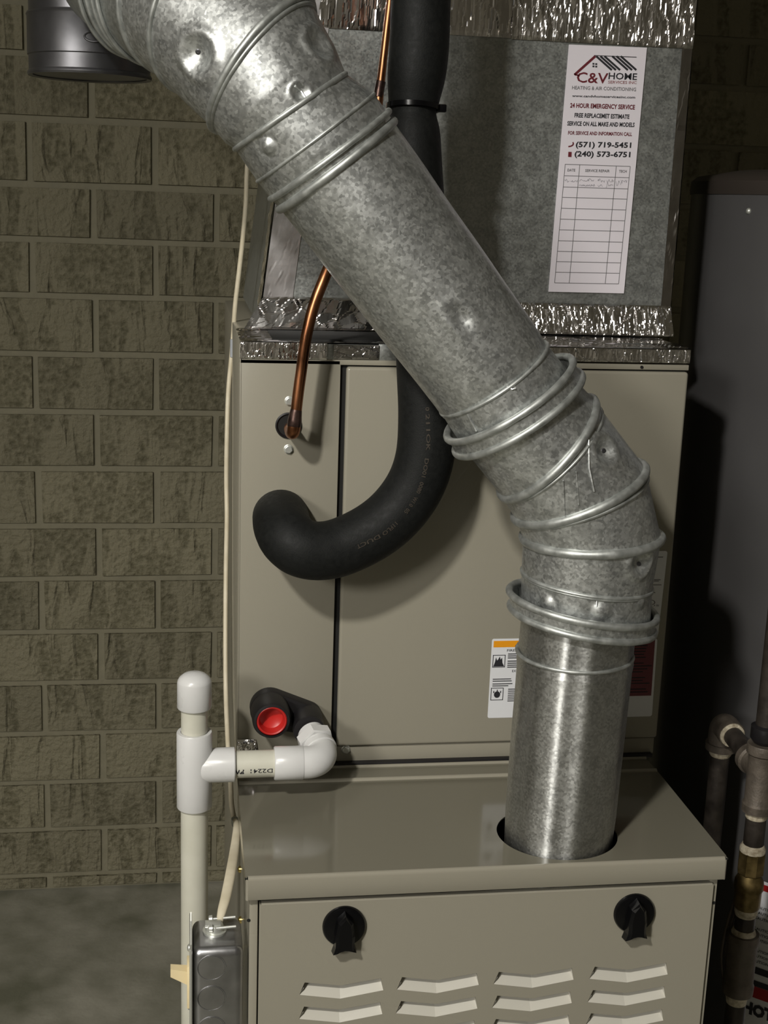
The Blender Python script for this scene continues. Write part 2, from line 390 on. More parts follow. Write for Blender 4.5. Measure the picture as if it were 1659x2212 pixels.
b = MB(); b.box((sx1, CY-.004, zdb), (CW-.0008, CY+.006, zdt), .0032, 4)
dp = b.build('access_panel', 'paint', coil)
MB().box((sx1-.002, CY+.001, .002), (CW-.002, CY+.006, zdb-.0015), .0006).build('bottom_rail', 'paint', coil)
MB().box((0, CY, zdt+.0015), (CW, CY+.006, zdt+.007), .0006).build('top_rail', 'paint', coil)
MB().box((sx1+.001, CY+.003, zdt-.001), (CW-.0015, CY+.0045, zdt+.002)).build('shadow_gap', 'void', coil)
for (px, py, Y_) in ((625, 866, CY), (623, 970, CY), (747, 1618, CY+.001), (1268, 1606, CY+.001)):
    s = MB(); hexscrew(s, at(px, py, Y_), (0, -1, 0)); s.build('screw', 'zinc', coil)
s = MB(); s.lathe(at(1386, 793, CY), (0, -1, 0), [(0, .0016), (.001, .0016)], 10); s.build('rivet', 'rubber', coil)
gc = at(623, 919, CY)
MB().lathe(gc+Vector((0, .0005, 0)), (0, -1, 0), [(0, .0130), (.0022, .0130), (.0030, .0118), (.0022, .0108), (.0010, .0102)], 40, (False, False)).build('grommet', 'rubber', coil)
MB().lathe(gc+Vector((0, .0005, 0)), (0, -1, 0), [(.0008, .0104), (.0014, .0104)], 32).build('pipe_opening', 'void', coil)

# ---- foil tape: real crumpled sheets
def foil(name, parent, P00, P10, P01, P11, nx, nz, amp, sc_, out, mtl='foil', seed=0, aniso=(1, 1), edge=.001, label=None, gain=1.0):
    """bilinear sheet between four corners, crumpled along the normal"""
    P00, P10, P01, P11, out = map(Vector, (P00, P10, P01, P11, out)); vs = []
    for j in range(nz+1):
        v = j/nz
        for i in range(nx+1):
            u = i/nx; p = (P00*(1-u)+P10*u)*(1-v)+(P01*(1-u)+P11*u)*v
            lu = (P10-P00).length*u; lv_ = (P01-P00).length*v; d = 0
            for k_, wt in ((1, 1.), (2.6, .32)):
                q = Vector((lu*sc_*aniso[0]*k_+seed*7.3, lv_*sc_*aniso[1]*k_+seed*3.1, seed*1.7))
                q += noise.noise_vector(q*.7)*.45
                c_ = noise.voronoi(q)[1][0]; tl_ = noise.noise_vector(c_*3.71)*2.2
                d += wt*(tl_.dot(q-c_)+.6)
            e = min(1, min(v, 1-v)*nz/3+.15)
            vs.append(p+out*(edge+max(-.3, d)*amp*e))
    fs = [(j*(nx+1)+i, j*(nx+1)+i+1, (j+1)*(nx+1)+i+1, (j+1)*(nx+1)+i) for j in range(nz) for i in range(nx)]
    o = MB().add(vs, fs, gain < 1).build(name, mtl, parent, fix=False)
    if label: o['label'] = label
    return o
fz0, fz1 = zf, CH+.0005
xs1 = at(706, 770, CY).x
MB().box((.0006, CY+.0004, zf-.001), (at(860, 770, CY).x, CY+.007, CH-.0004), .0004).build('flange_backing', 'galv_dull', coil)
foil('foil_tape', coil, (.0002, CY, fz0), (xs1, CY, fz0), (.0002, CY, fz1), (xs1, CY, fz1), 110, 22, .0007, 110, (0, -1, 0), seed=1, aniso=(1.6, .45))
xs2, xs3 = at(720, 770, CY).x, at(818, 770, CY).x
foil('foil_tape', coil, (xs2, CY, fz0+.001), (xs3, CY, fz0+.001), (xs2, CY, fz1-.001), (xs3, CY, fz1-.001), 60, 20, .0006, 110, (0, -1, 0), seed=2, aniso=(.6, 1.3), mtl='foil_smooth')
b = MB(); b.box((xs3, CY, fz0), (at(870, 770, CY).x+.02, CY+.006, fz1), .0005); b.build('top_flange', 'galv_dull', coil)
xs4 = at(1150, 775, CY).x; fzr = at(1400, 783, CY).z
foil('foil_tape', coil, (xs4, CY, fzr), (CW, CY, fzr), (xs4, CY, fz1), (CW, CY, fz1), 200, 22, .0007, 110, (0, -1, 0), seed=3, aniso=(1.8, .4))
foil('foil_tape', coil, (0, CY-.001, CH), (CW, CY-.001, CH), (0, .352, CH), (CW, .352, CH), 160, 40, .0010, 40, (0, 0, 1), seed=4, mtl='foil_smooth', aniso=(.5, 1.2))
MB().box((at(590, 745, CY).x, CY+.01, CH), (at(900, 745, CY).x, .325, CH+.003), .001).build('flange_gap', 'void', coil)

# ---- stickers on the access panel
LY = CY-.0042
def quad_uv(tl, tr, br, bl):
    def f(u, v): return (tl*(1-u)+tr*u)*(1-v)+(bl*(1-u)+br*u)*v
    return f
def plate(f, name, mtl, parent, r=.03, asp=1., th=.0003, out=Vector((0, -1, 0))):
    pts = []
    for cx, cy, a0 in ((r, r*asp, 180), (1-r, r*asp, 270), (1-r, 1-r*asp, 0), (r, 1-r*asp, 90)):
        for k in range(5):
            a = math.radians(a0+k*22.5); pts.append((cx+r*math.cos(a), cy+r*asp*math.sin(a)))
    return MB().poly([f(u, v) for u, v in pts], out*th).build(name, mtl, parent)
def rect(mb, f, u0, v0, u1, v1, off):
    mb.add([f(u0, v0)+off, f(u1, v0)+off, f(u1, v1)+off, f(u0, v1)+off], [(0, 1, 2, 3)])
O1 = Vector((0, -.0005, 0)); O2 = Vector((0, -.0007, 0))
def T(mb, s, f, u0, v0, u1, h, off, bold=0.): put_text(mb, s, lambda a, b_: f(u0+(u1-u0)*a, v0-h*b_)+off, bold)
# warning label: orange band, pictograms
tl, bl = at(1063, 1380, LY), at(1053, 1551, LY); wv = Vector((.062, 0, 0)); dz_ = Vector((0, 0, -.0013))*0
f = quad_uv(tl, tl+wv, bl+wv, bl)
p_ = plate(f, 'warning_label', 'label', dp, .03, .8); p_['label'] = 'white warning label with orange header band'
m_ = MB(); rect(m_, f, .03, .025, .97, .105, O1); m_.build('header_band', 'orange', p_)
m_ = MB()
m_.add([f(.40, .095)+O2, f(.50, .095)+O2, f(.45, .04)+O2], [(0, 1, 2)]); T(m_, 'WARNING', f, .53, .092, .9, .05, O2, .01)
T(m_, 'FIRE HAZARD', f, .27, .16, .75, .030, O1, .01); T(m_, 'EXPLOSION HAZARD', f, .38, .42, .95, .030, O1, .01)
random.seed(11)
for v in [.185, .21, .235, .275, .30, .325, .35]: rect(m_, f, .29, v, .29+random.uniform(.45, .62), v+.012, O1)
for v in [.50, .525, .56, .585]: rect(m_, f, .05, v, .42+random.uniform(-.1, .0), v+.011, O1); rect(m_, f, .46, v, .9, v+.011, O1)
for v in [.63, .655, .68, .705, .73, .755, .78]: rect(m_, f, .33, v, .33+random.uniform(.4, .6), v+.011, O1)
for v0 in (.20, .615):                                   # pictogram frames
    for a in ((.03, v0, .25, v0+.008), (.03, v0+.15, .25, v0+.158), (.03, v0, .042, v0+.158), (.238, v0, .25, v0+.158)): rect(m_, f, *a, O1)
m_.add([f(u, v)+O2 for u, v in ((.045, .345), (.07, .29), (.085, .23), (.105, .27), (.125, .255), (.15, .22), (.165, .26), (.19, .235), (.20, .30), (.235, .345))], [tuple(range(10))])
m_.add([f(.14+.055*math.cos(t*.5236), .70+.042*math.sin(t*.5236))+O2 for t in range(12)], [tuple(range(12))])
for a in ((.08, .655), (.14, .638), (.2, .655)): rect(m_, f, a[0]-.008, a[1], a[0]+.008, a[1]+.025, O2)
m_.build('lettering', 'ink', p_)
# rating plate on the right
tr, br = at(1442, 1190, LY), at(1421, 1374, LY); wl = Vector((-.085, 0, 0))
f = quad_uv(tr+wl, tr, br, br+wl)
p_ = plate(f, 'rating_label', 'label', dp, .03, .9); p_['label'] = 'narrow white rating label with small print at right edge'
m_ = MB()
rect(m_, f, .62, .065, .95, .075, O1); rect(m_, f, .70, .16, .80, .215, O1)
for v, a, c in ((.33, .72, .95), (.345, .74, .93), (.39, .76, .97), (.405, .7, .86), (.48, .84, .90), (.76, .83, .93), (.80, .86, .93), (.90, .8, .88)): rect(m_, f, a, v, c, v+.008, O1)
n = 20
for k in range(n):
    a, c = 2*math.pi*k/n, 2*math.pi*(k+1)/n
    m_.add([f(.84+.075*r*math.cos(t), .60+.035*r*math.sin(t))+O1 for r, t in ((1, a), (1, c), (.82, c), (.82, a))], [(0, 1, 2, 3)])
T(m_, 'C  US', f, .70, .645, .97, .02, O1); T(m_, 'UL', f, .80, .61, .88, .025, O1, .01)
m_.build('lettering', 'inkgrey', p_)
tr, br = at(1420, 1379, LY), at(1408, 1547, LY); wl = Vector((-.085, 0, 0))
f = quad_uv(tr+wl, tr, br, br+wl)
p_ = plate(f, 'notice_label', 'label', dp, .03, .9); p_['label'] = 'maroon notice label with white bottom strip'
m_ = MB(); rect(m_, f, .01, .015, .97, .73, O1); m_.build('maroon_field', 'maroon', p_)
m_ = MB(); random.seed(5)
for k in range(17):
    v = .08+k*.037
    if k in (5, 10, 14): continue
    rect(m_, f, .45, v, .95-random.uniform(0, .12), v+.013, O2)
m_.build('lettering', 'ink', p_)

# ================================================================== SUPPLY PLENUM
PY = .348
plen = empty('supply_plenum', (.25, .56, CH+.004), 'galvanized sheet metal supply plenum sealed with shiny foil tape above coil cabinet', 'duct')
xl0, xl1, xl2 = .0265, .0400, .066           # left edge leans inwards
ZB = CH+.0035; ZT = 1.44
b = MB()
def pl_ring(z, xl): return [(xl, PY, z), (.475, PY, z), (.475, .77, z), (xl, .77, z)]
b.loft([[Vector(p) for p in pl_ring(z, x)] for z, x in ((ZB, xl0-.002), (.57, xl1), (.80, xl2), (ZT, .085))], False, True, (True, True))
po = b.build('duct_body', 'galv_dull', plen)
F_ = (0, -1, 0)
def xle(z): return xl0-.002+(xl1-xl0+.002)*(z-ZB)/(.57-ZB) if z < .57 else xl1+(xl2-xl1)*(z-.57)/.23
# bottom band, crumpled, flaring outward on to the cabinet
zb1 = at(1200, 655, PY).z
foil('foil_tape', plen, (.008, PY-.012, ZB-.001), (.30, PY-.008, ZB), (xle(zb1), PY, zb1-.0), (.30, PY, zb1+.001), 160, 40, .0024, 30, F_, seed=5, aniso=(1, .9))
foil('foil_tape', plen, (.27, PY-.010, ZB), (.4765, PY-.014, ZB), (.27, PY, zb1), (.4755, PY, zb1), 220, 40, .0017, 75, F_, seed=6, aniso=(1.9, .5))
# vertical tapes at both corners
zt1 = .80
foil('foil_tape', plen, (xle(.47), PY, .47), (xle(.47)+.031, PY, .47), (xl2, PY, zt1), (xl2+.031, PY, zt1), 14, 70, .0003, 30, F_, seed=8, mtl='foil_satin')
foil('foil_tape', plen, (.4645, PY, zb1), (.4757, PY, zb1), (.4645, PY, zt1+.05), (.4757, PY, zt1+.05), 8, 70, .0004, 40, F_, seed=9, mtl='foil_smooth')
foil('foil_tape', plen, (.4752, PY, ZB), (.4752, PY+.05, ZB), (.4752, PY, zt1+.05), (.4752, PY+.05, zt1+.05), 12, 60, .0008, 60, (1, 0, 0), seed=10)
foil('foil_tape', plen, (xle(.46), PY+.05, .46), (xle(.46), PY, .46), (xl2, PY+.05, zt1), (xl2, PY, zt1), 12, 60, .0010, 90, (-1, 0, 0), seed=12)
# top band
zt0 = at(1000, 77, PY).z
foil('foil_tape', plen, (xl2-.004, PY, zt0), (.30, PY, zt0), (xl2, PY, .84), (.30, PY, .84), 200, 60, .0009, 55, F_, seed=13, aniso=(1.7, .22), mtl='foil')
foil('foil_tape', plen, (.28, PY, zt0-.001), (.476, PY, zt0-.001), (.28, PY, .84), (.476, PY, .84), 220, 60, .0015, 75, F_, seed=14, aniso=(1.8, .33))

# service record sticker (photo zoom frame: 3.814 px per photo px from 1160, 80)
def sk(x, y, off=0.): q = at(1160+x/3.814, 80+y/3.814, PY-.0016-off); return q
st = MB().poly([sk(262, 62), sk(905, 88), sk(715, 2112), sk(93, 2098)], (0, -.0004, 0)).build('service_sticker', 'paper', plen)
st['label'] = 'tall white service record sticker with house logo and blank table'
OF = .0007
def ST(mb, s, x0, x1, base, h, bold=0., sl=.04):
    put_text(mb, s, lambda a, b_: sk(x0+(x1-x0)*a+.083*h*b_, base+sl*(x1-x0)*a-h*b_, OF), bold)
def SL(mb, pts, wdt, off=OF):
    for (xa_, ya), (xb, yb) in zip(pts, pts[1:]):
        d = Vector((xb-xa_, yb-ya)); 
        if d.length < 1e-6: continue
        n_ = Vector((-d.y, d.x)).normalized()*wdt/2
        mb.add([sk(xa_+n_.x, ya+n_.y, off), sk(xb+n_.x, yb+n_.y, off), sk(xb-n_.x, yb-n_.y, off), sk(xa_-n_.x, ya-n_.y, off)], [(0, 1, 2, 3)])
r1 = MB(); k1 = MB(); g1 = MB(); p1 = MB(); h1 = MB()
SL(r1, [(308, 312), (482, 156)], 20); SL(r1, [(308, 305), (345, 318)], 14)
ST(r1, 'C&V', 325, 582, 372, 88, .012)
SL(k1, [(470, 152), (820, 166)], 6)
for x0 in (488, 522, 556, 620, 655, 690): SL(k1, [(x0, 158), (x0+128, 272)], 17)
for a, c in ((457, 220), (480, 222), (457, 241), (480, 243)): SL(k1, [(a, c), (a+16, c+1)], 14)
ST(k1, 'HOME', 588, 822, 346, 56, .015, .03)
ST(p1, 'SERVICES INC', 585, 820, 382, 24, .01, .02)
ST(g1, 'HEATING & AIR CONDITIONING', 288, 815, 430, 30, .012, .03)
ST(k1, 'www.candvhomeservicesinc.com', 288, 808, 493, 20, .02, .025)
ST(r1, '24 HOUR EMERGENCY SERVICE', 272, 805, 580, 38, .03, .03)
ST(k1, 'FREE REPLACEMET ESTIMATE', 308, 760, 660, 36, .03, .03)
ST(k1, 'SERVICE ON ALL MAKE AND MODELS', 248, 803, 728, 36, .03, .022)
ST(r1, 'FOR SERVICE AND INFORMATION CALL', 255, 782, 803, 30, .025, .022)
ST(k1, '(571) 719-5451', 318, 775, 905, 44, .03, .015)
ST(k1, '(240) 573-6751', 308, 768, 982, 44, .03, .015)
SL(r1, [(296, 866), (300, 884), (284, 898), (258, 903)], 11)
SL(r1, [(272, 946), (270, 988)], 28)
cT = [232, 352, 653, 768]; cB = [145, 265, 562, 672]
rowsL = [1048, 1142, 1235, 1320, 1410, 1500, 1588, 1678, 1765, 1850, 1937, 2025]
for a, c in zip(cT, cB): SL(g1, [(a, 1048+(a-232)*.033), (c, 2025+(c-145)*.015)], 4.5)
for y in rowsL:
    t = (y-1048)/(2025-1048); xl = 232+(145-232)*t; xr = 768+(672-768)*t
    SL(g1, [(xl, y), (xr, y+18-9*t)], 4.5)
ST(g1, 'DATE', 250, 314, 1106, 22, .02, .02); ST(g1, 'SERVICE REPAIR', 396, 598, 1110, 22, .02, .02); ST(g1, 'TECH', 674, 738, 1116, 22, .02, .02)
random.seed(3)
def scribble(x0, x1, y, h):
    pts = []; x = x0
    while x < x1:
        pts.append((x, y+random.uniform(-h, h)*.5)); x += random.uniform(3, 8)
    SL(h1, pts, 2.6)
for a in ((225, 270, 1183, 26), (276, 335, 1186, 24), (350, 470, 1176, 30), (500, 560, 1182, 34), (575, 636, 1188, 32), (345, 480, 1222, 22), (500, 545, 1222, 26), (566, 632, 1222, 40), (650, 690, 1205, 50), (690, 742, 1192, 34)): scribble(*a)
r1.build('lettering', 'inkred', st)['label'] = 'dark red print'; k1.build('lettering', 'ink', st)['label'] = 'black print'
g1.build('lettering', 'inkgrey', st)['label'] = 'grey print and table lines'; p1.build('lettering', 'inkpink', st)['label'] = 'faded red print'
h1.build('handwriting', 'pencil', st)

# ================================================================== FLUE VENT PIPE
FY = .062
flue = empty('flue_vent', (.298, .062, -.10), 'galvanized round flue vent rising from furnace lid and slanting up left', 'vent pipe')
NR = 192
def ringp(Lp, Rp, r, Y=FY, Yr=None):
    a = at(*Lp, Y); b_ = at(*Rp, Yr if Yr is not None else Y); c = (a+b_)/2; h = (b_-a)/2
    n_ = h.cross(Vector((0, 1, 0))).normalized(); d = n_.cross(h).normalized()
    if d.y > 0: d = -d
    return [c+h*math.cos(2*math.pi*k/NR)+d*r*math.sin(2*math.pi*k/NR) for k in range(NR)]
def cen(R_): return sum(R_, Vector())/len(R_)
def scale_ring(R_, s, shift=Vector()): c = cen(R_); return [c+(p-c)*s+shift for p in R_]
def mix(A, B, t): return [a*(1-t)+b_*t for a, b_ in zip(A, B)]
def wob(p, amp, s): return noise.noise(p*s)*amp
def gore(name, rings, label=None, amp=.0004, flute=0., dents=(), m='galv', sub=20, ws=28, parent=None):
    """sheet metal section lofted through rings, slightly wavy, with pressed dents [(px, py, radius, depth)]"""
    RR = []
    for A, B in zip(rings, rings[1:]):
        for t in range(sub): RR.append(mix(A, B, t/sub))
    RR.append(rings[-1])
    vs = [[p.copy() for p in R_] for R_ in RR]; cs = [cen(R_) for R_ in RR]
    for R_, c in zip(vs, cs):
        for i, p in enumerate(R_):
            d = (p-c).normalized(); R_[i] = p+d*(wob(p, amp, ws)+flute*noise.noise(Vector((d.x*2.6+7, d.y*2.6, p.z*.8))))
    if dents:
        t_ = MB().loft(vs); bv = BVHTree.FromPolygons([Vector(v) for v in t_.v], t_.f)
        for (px, py, dr, dd) in dents:
            h = bv.ray_cast(CAM, ray(px, py).normalized())[0]
            if h is None: continue
            for R_, c in zip(vs, cs):
                for i, p in enumerate(R_):
                    e = (p-h).length/dr
                    if e < 1.6: R_[i] = p-(p-c).normalized()*dd*(math.exp(-e*e*2.2)-.42*math.exp(-((e-1.05)**2)*14))
    mb = MB().loft(vs)
    inner = [[c+(p-c)*.975 for p in R_] for R_, c in ((vs[0], cs[0]), (vs[-1], cs[-1]))]
    mb.loft([vs[0], inner[0]]); mb.loft([vs[-1], inner[1]])
    o = mb.build(name, m, parent or flue, fix=False)
    if label: o['label'] = label
    return o
def bead(parent, R_, r, name='bead', m='galv_bead', sq=1.0):
    """rolled bead running round a ring"""
    c = cen(R_); n_ = (R_[0]-c).cross(R_[NR//4]-c).normalized(); rr = []
    for p in R_:
        d = (p-c).normalized(); j = wob(p, r*.12, 60)
        rr.append([p+d*math.cos(2*math.pi*k/12)*(r+j)*sq+n_*math.sin(2*math.pi*k/12)*(r+j) for k in range(12)])
    return MB().loft(rr, torus=True).build(name, m, parent, fix=False)
# straight pipe out of the lid
def vring(c, r): return [Vector(c)+Vector((math.cos(2*math.pi*k/NR), math.sin(2*math.pi*k/NR)*-1, 0))*r for k in range(NR)]
c0 = Vector((.2975, .0625, -.09)); c1 = Vector((.3045, .0625, .215)); dv = (c1-c0)/(c1.z-c0.z)
def vr(z, r): return vring(c0+dv*(z-c0.z), r)
pipe = gore('straight_pipe', [vr(-.09, .0495), vr(-.012, .0505), vr(.02, .0518), vr(.165, .0526), vr(.172, .0535), vr(.178, .0526), vr(.215, .052)], 'smooth bright vertical pipe through the lid', .0003, flute=.0030, m='galv_smooth', sub=14, ws=14)
bead(pipe, vr(.181, .0532), .0018)
# lower elbow
E0 = ringp((1128, 1330), (1396, 1348), .0575); E1 = ringp((1131, 1240), (1401, 1262), .0585)
E2 = ringp((1134, 1168), (1420, 1150), .0610); E2b = ringp((1131, 1150), (1412, 1105), .0605)
E3 = ringp((1116, 1125), (1386, 1002), .0612); E4 = ringp((1086, 1074), (1278, 860), .0600)
E5 = ringp((1005, 975), (1235, 815), .0595); E6 = ringp((955, 895), (1176, 738), .0585)
g = gore('elbow_section', [E0, E1], 'lowest elbow collar with punched tab', dents=((1180, 1303, .009, -.0022), (1300, 1322, .010, -.0022), (1385, 1300, .008, -.002)))
bead(g, E1, .0018); bead(g, mix(E1, E0, .05), .0012)
g = gore('elbow_section', [E1, E2], dents=((1385, 1215, .0130, .0060),)); bead(g, E2, .0042)
g = gore('elbow_section', [E2, E3]); bead(g, E3, .0042); bead(g, mix(E3, E2, .12), .0020)
g = gore('elbow_section', [E3, E4], dents=((1308, 972, .0130, .0062), (1190, 1060, .02, .0008))); bead(g, E4, .0040); bead(g, mix(E4, E3, .13), .0014)
g = gore('elbow_section', [E4, E5]); 
g2 = gore('elbow_section', [E5, E6], 'elbow collar crimped over slanted pipe', dents=((1108, 830, .007, .004),)); bead(g2, E6, .0017)
# punched tabs
def on(obj, px, py, lift=0.):
    me = obj.data; bv = BVHTree.FromPolygons([v.co.copy() for v in me.vertices], [tuple(p.vertices) for p in me.polygons])
    h, n_, _, _ = bv.ray_cast(CAM, ray(px, py).normalized())
    if h is None: return at(px, py, FY-.06), Vector((0, -1, 0))
    if n_.dot(ray(px, py)) > 0: n_ = -n_
    return h+n_*lift, n_
# connector bands with two rolled rims, standing off the pipe
def band(Ru, Rl, name, lab):
    o = MB(); inn = .965
    o.loft([Ru, Rl, scale_ring(Rl, inn), scale_ring(Ru, inn)], torus=False)
    o.loft([scale_ring(Ru, inn), Ru])
    oo = o.build(name, 'galv', flue, fix=False); oo['label'] = lab
    bead(oo, Ru, .0033, 'rolled_rim'); bead(oo, Rl, .0032, 'rolled_rim'); return oo
A = ringp((1104, 1284), (1410, 1322), .0655); B = ringp((1106, 1317), (1405, 1353), .0640)
band(A, B, 'connector_band', 'flared connector band round top of vertical pipe')
MB().loft([B, scale_ring(B, .82, Vector((0, 0, -.004)))]).build('band_seat', 'galv', flue, fix=False)
A = ringp((969, 950), (1230, 772), .0655); B = ringp((987, 982), (1250, 803), .0655)
band(A, B, 'connector_band', 'flared connector band at foot of slanted pipe')
# slanted pipe
D0 = ringp((958, 903), (1178, 745), .0555); D00 = ringp((940, 878), (1160, 712), .0580); D1 = ringp((604, 452), (848, 262), .0582); D2 = ringp((560, 395), (806, 204), .0575)
g = gore('slanted_pipe', [D0, D00, D1, D2], 'long slanted length of spangled pipe', .0009, dents=((995, 684, .011, .005),), sub=24, ws=16)
# upper elbow
U0b = ringp((585, 430), (838, 240), .0600); U0c = ringp((572, 412), (820, 222), .0600); U0a = ringp((556, 392), (806, 203), .0598)
U0 = ringp((508, 322), (745, 160), .0580)
def ringc(px, py, Y, nrm, r, Y2=None):
    c = at(px, py, Y); n_ = Vector(nrm).normalized(); d = (Vector((0, -1, 0))-n_*n_.dot(Vector((0, -1, 0))))
    d.normalize(); h = d.cross(n_).normalized()
    if h.x < 0 and abs(h.x) > abs(h.z): h = -h
    if h.dot(U0[0]-cen(U0)) < 0: h = -h
    return [c+h*r*math.cos(2*math.pi*k/NR)+d*r*math.sin(2*math.pi*k/NR) for k in range(NR)]
U1 = ringc(566, 143, .069, (-.76, .30, .60), .0635)
U2 = ringc(453, 41, .102, (-.66, .64, .40), .0635)
U3 = ringc(378, -4, .138, (-.68, .70, .20), .0615)
U4 = ringc(330, -20, .164, (-.68, .74, .10), .0590)
U5 = ringc(292, -35, .188, (-.66, .76, .08), .0590)
U6 = ringc(235, -70, .290, (-.60, .80, .05), .0570)
g = gore('elbow_section', [D1, U0c, U0a, U0], 'elbow collar crimped over top of slanted pipe', dents=((578, 318, .008, -.003), (700, 190, .012, -.001)))
bead(g, D1, .0036); bead(g, U0b, .0026); bead(g, U0a, .0014); bead(g, scale_ring(U0, 1.0), .0022)
g = gore('elbow_section', [U0, scale_ring(mix(U0, U1, .35), 1.03), U1], dents=((690, 95, .014, .0050), (650, 200, .008, .003))); bead(g, U1, .0032); bead(g, mix(U1, U0, .07), .002)
g = gore('elbow_section', [U1, U2], dents=((426, 118, .0165, .0075),)); bead(g, U2, .0024)
g = gore('elbow_section', [U2, U3]); bead(g, U3, .0022)
g = gore('elbow_section', [U3, U4], m='galv_dull')
for k, (A_, s) in enumerate(((U4, 1.03), (mix(U4, U5, .35), 1.01), (mix(U4, U5, .7), 1.01), (U5, 1.04))): bead(g, scale_ring(A_, s), .0019)
g = gore('vent_branch', [U4, U5, U6], m='galv_dull')
# vertical tee with end collar
TX = Vector((-.1465, .362, 0)); 
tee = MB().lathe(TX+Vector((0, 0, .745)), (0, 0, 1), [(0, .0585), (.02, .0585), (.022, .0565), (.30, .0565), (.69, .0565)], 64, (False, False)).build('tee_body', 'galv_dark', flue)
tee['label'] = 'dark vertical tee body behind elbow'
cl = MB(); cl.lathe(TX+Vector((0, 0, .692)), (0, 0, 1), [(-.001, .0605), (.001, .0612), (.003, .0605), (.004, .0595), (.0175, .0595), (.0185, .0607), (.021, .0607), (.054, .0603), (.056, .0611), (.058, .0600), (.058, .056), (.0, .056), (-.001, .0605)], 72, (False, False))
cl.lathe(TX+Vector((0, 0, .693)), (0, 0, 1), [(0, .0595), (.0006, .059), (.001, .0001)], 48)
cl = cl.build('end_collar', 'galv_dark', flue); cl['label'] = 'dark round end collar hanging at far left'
h_, n_ = on(cl, 202, 79, 0)
bead_c = MB().tube([h_+Vector((math.cos(t*math.pi/8)*.0085, -.0005, math.sin(t*math.pi/8)*.0045)) for t in range(17)], .0011, 8, (False, False)).build('punched_slot', 'galv_dark', cl)
MB().lathe(h_+Vector((0, .0006, 0)), (0, -1, 0), [(0, .0001), (.0001, .0045)], 20, (False, False)).build('slot_hole', 'void', cl)
# tabs and screws on the elbow
def tabu(obj, pts, r, name='punched_tab'):
    q = [on(obj, px, py, .0006)[0] for px, py in pts]; MB().tube(q, r, 8).build(name, 'galv', obj)
eb = [o for o in flue.children if o.name.startswith('elbow_section')]
for ob_, px, py in ((eb[1], 1380, 1218), (eb[3], 1304, 974), (eb[8], 428, 112)):
    h_, n_ = on(ob_, px, py, 0.); MB().lathe(h_-n_*.0005, n_, [(0, .0024), (.0008, .0022), (.0012, .0012), (.0009, .0001)], 16).build('rivet', 'galv_dark', ob_)
tabu(eb[0], [(1288, 1353), (1292, 1349), (1310, 1350), (1323, 1353), (1326, 1360), (1325, 1370)], .0011)
tabu(eb[0], [(1289, 1283), (1290, 1296), (1289, 1310)], .0008, 'lock_seam')
tabu(eb[5], [(1100, 828), (1098, 838), (1106, 841), (1114, 838)], .0010)
tabu(eb[5], [(1003, 866), (1012, 895), (1030, 930)], .0012, 'lock_seam')
tabu(eb[3], [(1221, 960), (1217, 1040), (1220, 1112)], .0009, 'lock_seam')
tabu(eb[3], [(1271, 950), (1272, 1010), (1283, 1062)], .0009, 'lock_seam')
tabu(eb[3], [(1246, 955), (1245, 1020), (1250, 1090)], .0005, 'lock_seam')
tabu(eb[7], [(638, 186), (650, 196), (661, 213)], .0009, 'lock_seam')

# ================================================================== REFRIGERANT LINES
ins = empty('insulated_suction_line', at(905, 235, .2), 'thick black foam insulated refrigerant line curving into left front panel', 'refrigerant line')
pp = [(922, -260, .20), (914, -100, .20), (909, 0, .198), (905, 110, .195), (893, 232, .193), (895, 330, .185), (905, 480, .176), (915, 640, .172), (921, 800, .170), (924, 900, .168), (918, 985, .166), (896, 1050, .166), (856, 1106, .166), (805, 1148, .165), (740, 1180, .163), (690, 1190, .160), (650, 1183, .160), (624, 1163, .168), (611, 1140, .190), (607, 1122, .215), (606, 1114, .245)]
sp = smooth_path([list(at(*p)) for p in pp], 8)
rad = [.0272]*len(sp)
for i, p in enumerate(sp):
    d = abs(i-8*4); rad[i] = .0272-.0042*math.exp(-(d/3.2)**2)+(.001 if i > 60 else 0)
    if 8*4 < i < 8*7: rad[i] -= .0022
io = MB().tube(sp, rad, 40).build('foam_sleeve', 'foam', ins)
zc = Vector(sp[32]); tie = MB()
tn = (Vector(sp[33])-Vector(sp[31])).normalized()
a_ = Vector((1, 0, 0)); a_ = (a_-tn*a_.dot(tn)).normalized(); b_ = tn.cross(a_)
tie.loft([[zc+(a_*math.cos(2*math.pi*k/48)+b_*math.sin(2*math.pi*k/48))*r+tn*h for k in range(48)] for r, h in ((.0238, -.0022), (.0250, -.0022), (.0250, .0022), (.0238, .0022))], True, True)
zh = at(953, 234, .187); tie.box(zh-Vector((.0045, .004, .0035)), zh+Vector((.0045, .003, .0035)), .0012)
tie.build('cable_tie', 'black', ins)
# faded print that follows the sleeve
bv = BVHTree.FromPolygons([v.co.copy() for v in io.data.vertices], [tuple(p.vertices) for p in io.data.polygons])
tm = MB()
line = smooth_path([(919, 880), (921, 960), (913, 1020), (900, 1062), (884, 1090), (860, 1120), (826, 1150), (770, 1178)], 20)
def along(a, b_):
    i = a*(len(line)-1); k = min(int(i), len(line)-2); t = i-k
    x = line[k][0]*(1-t)+line[k+1][0]*t; y = line[k][1]*(1-t)+line[k+1][1]*t
    dx = line[k+1][0]-line[k][0]; dy = line[k+1][1]-line[k][1]; l_ = math.hypot(dx, dy)
    x += dy/l_*9*b_; y += -dx/l_*9*b_
    h, n_, _, _ = bv.ray_cast(CAM, ray(x, y).normalized())
    return (h+(CAM-h).normalized()*.0006) if h else at(x, y, .14)
put_text(tm, '0 211OK   DO01  0080   W1 0  05       11FLO DUCT', along, .02)
tm.build('faded_print', 'foamtext', ins, fix=False)

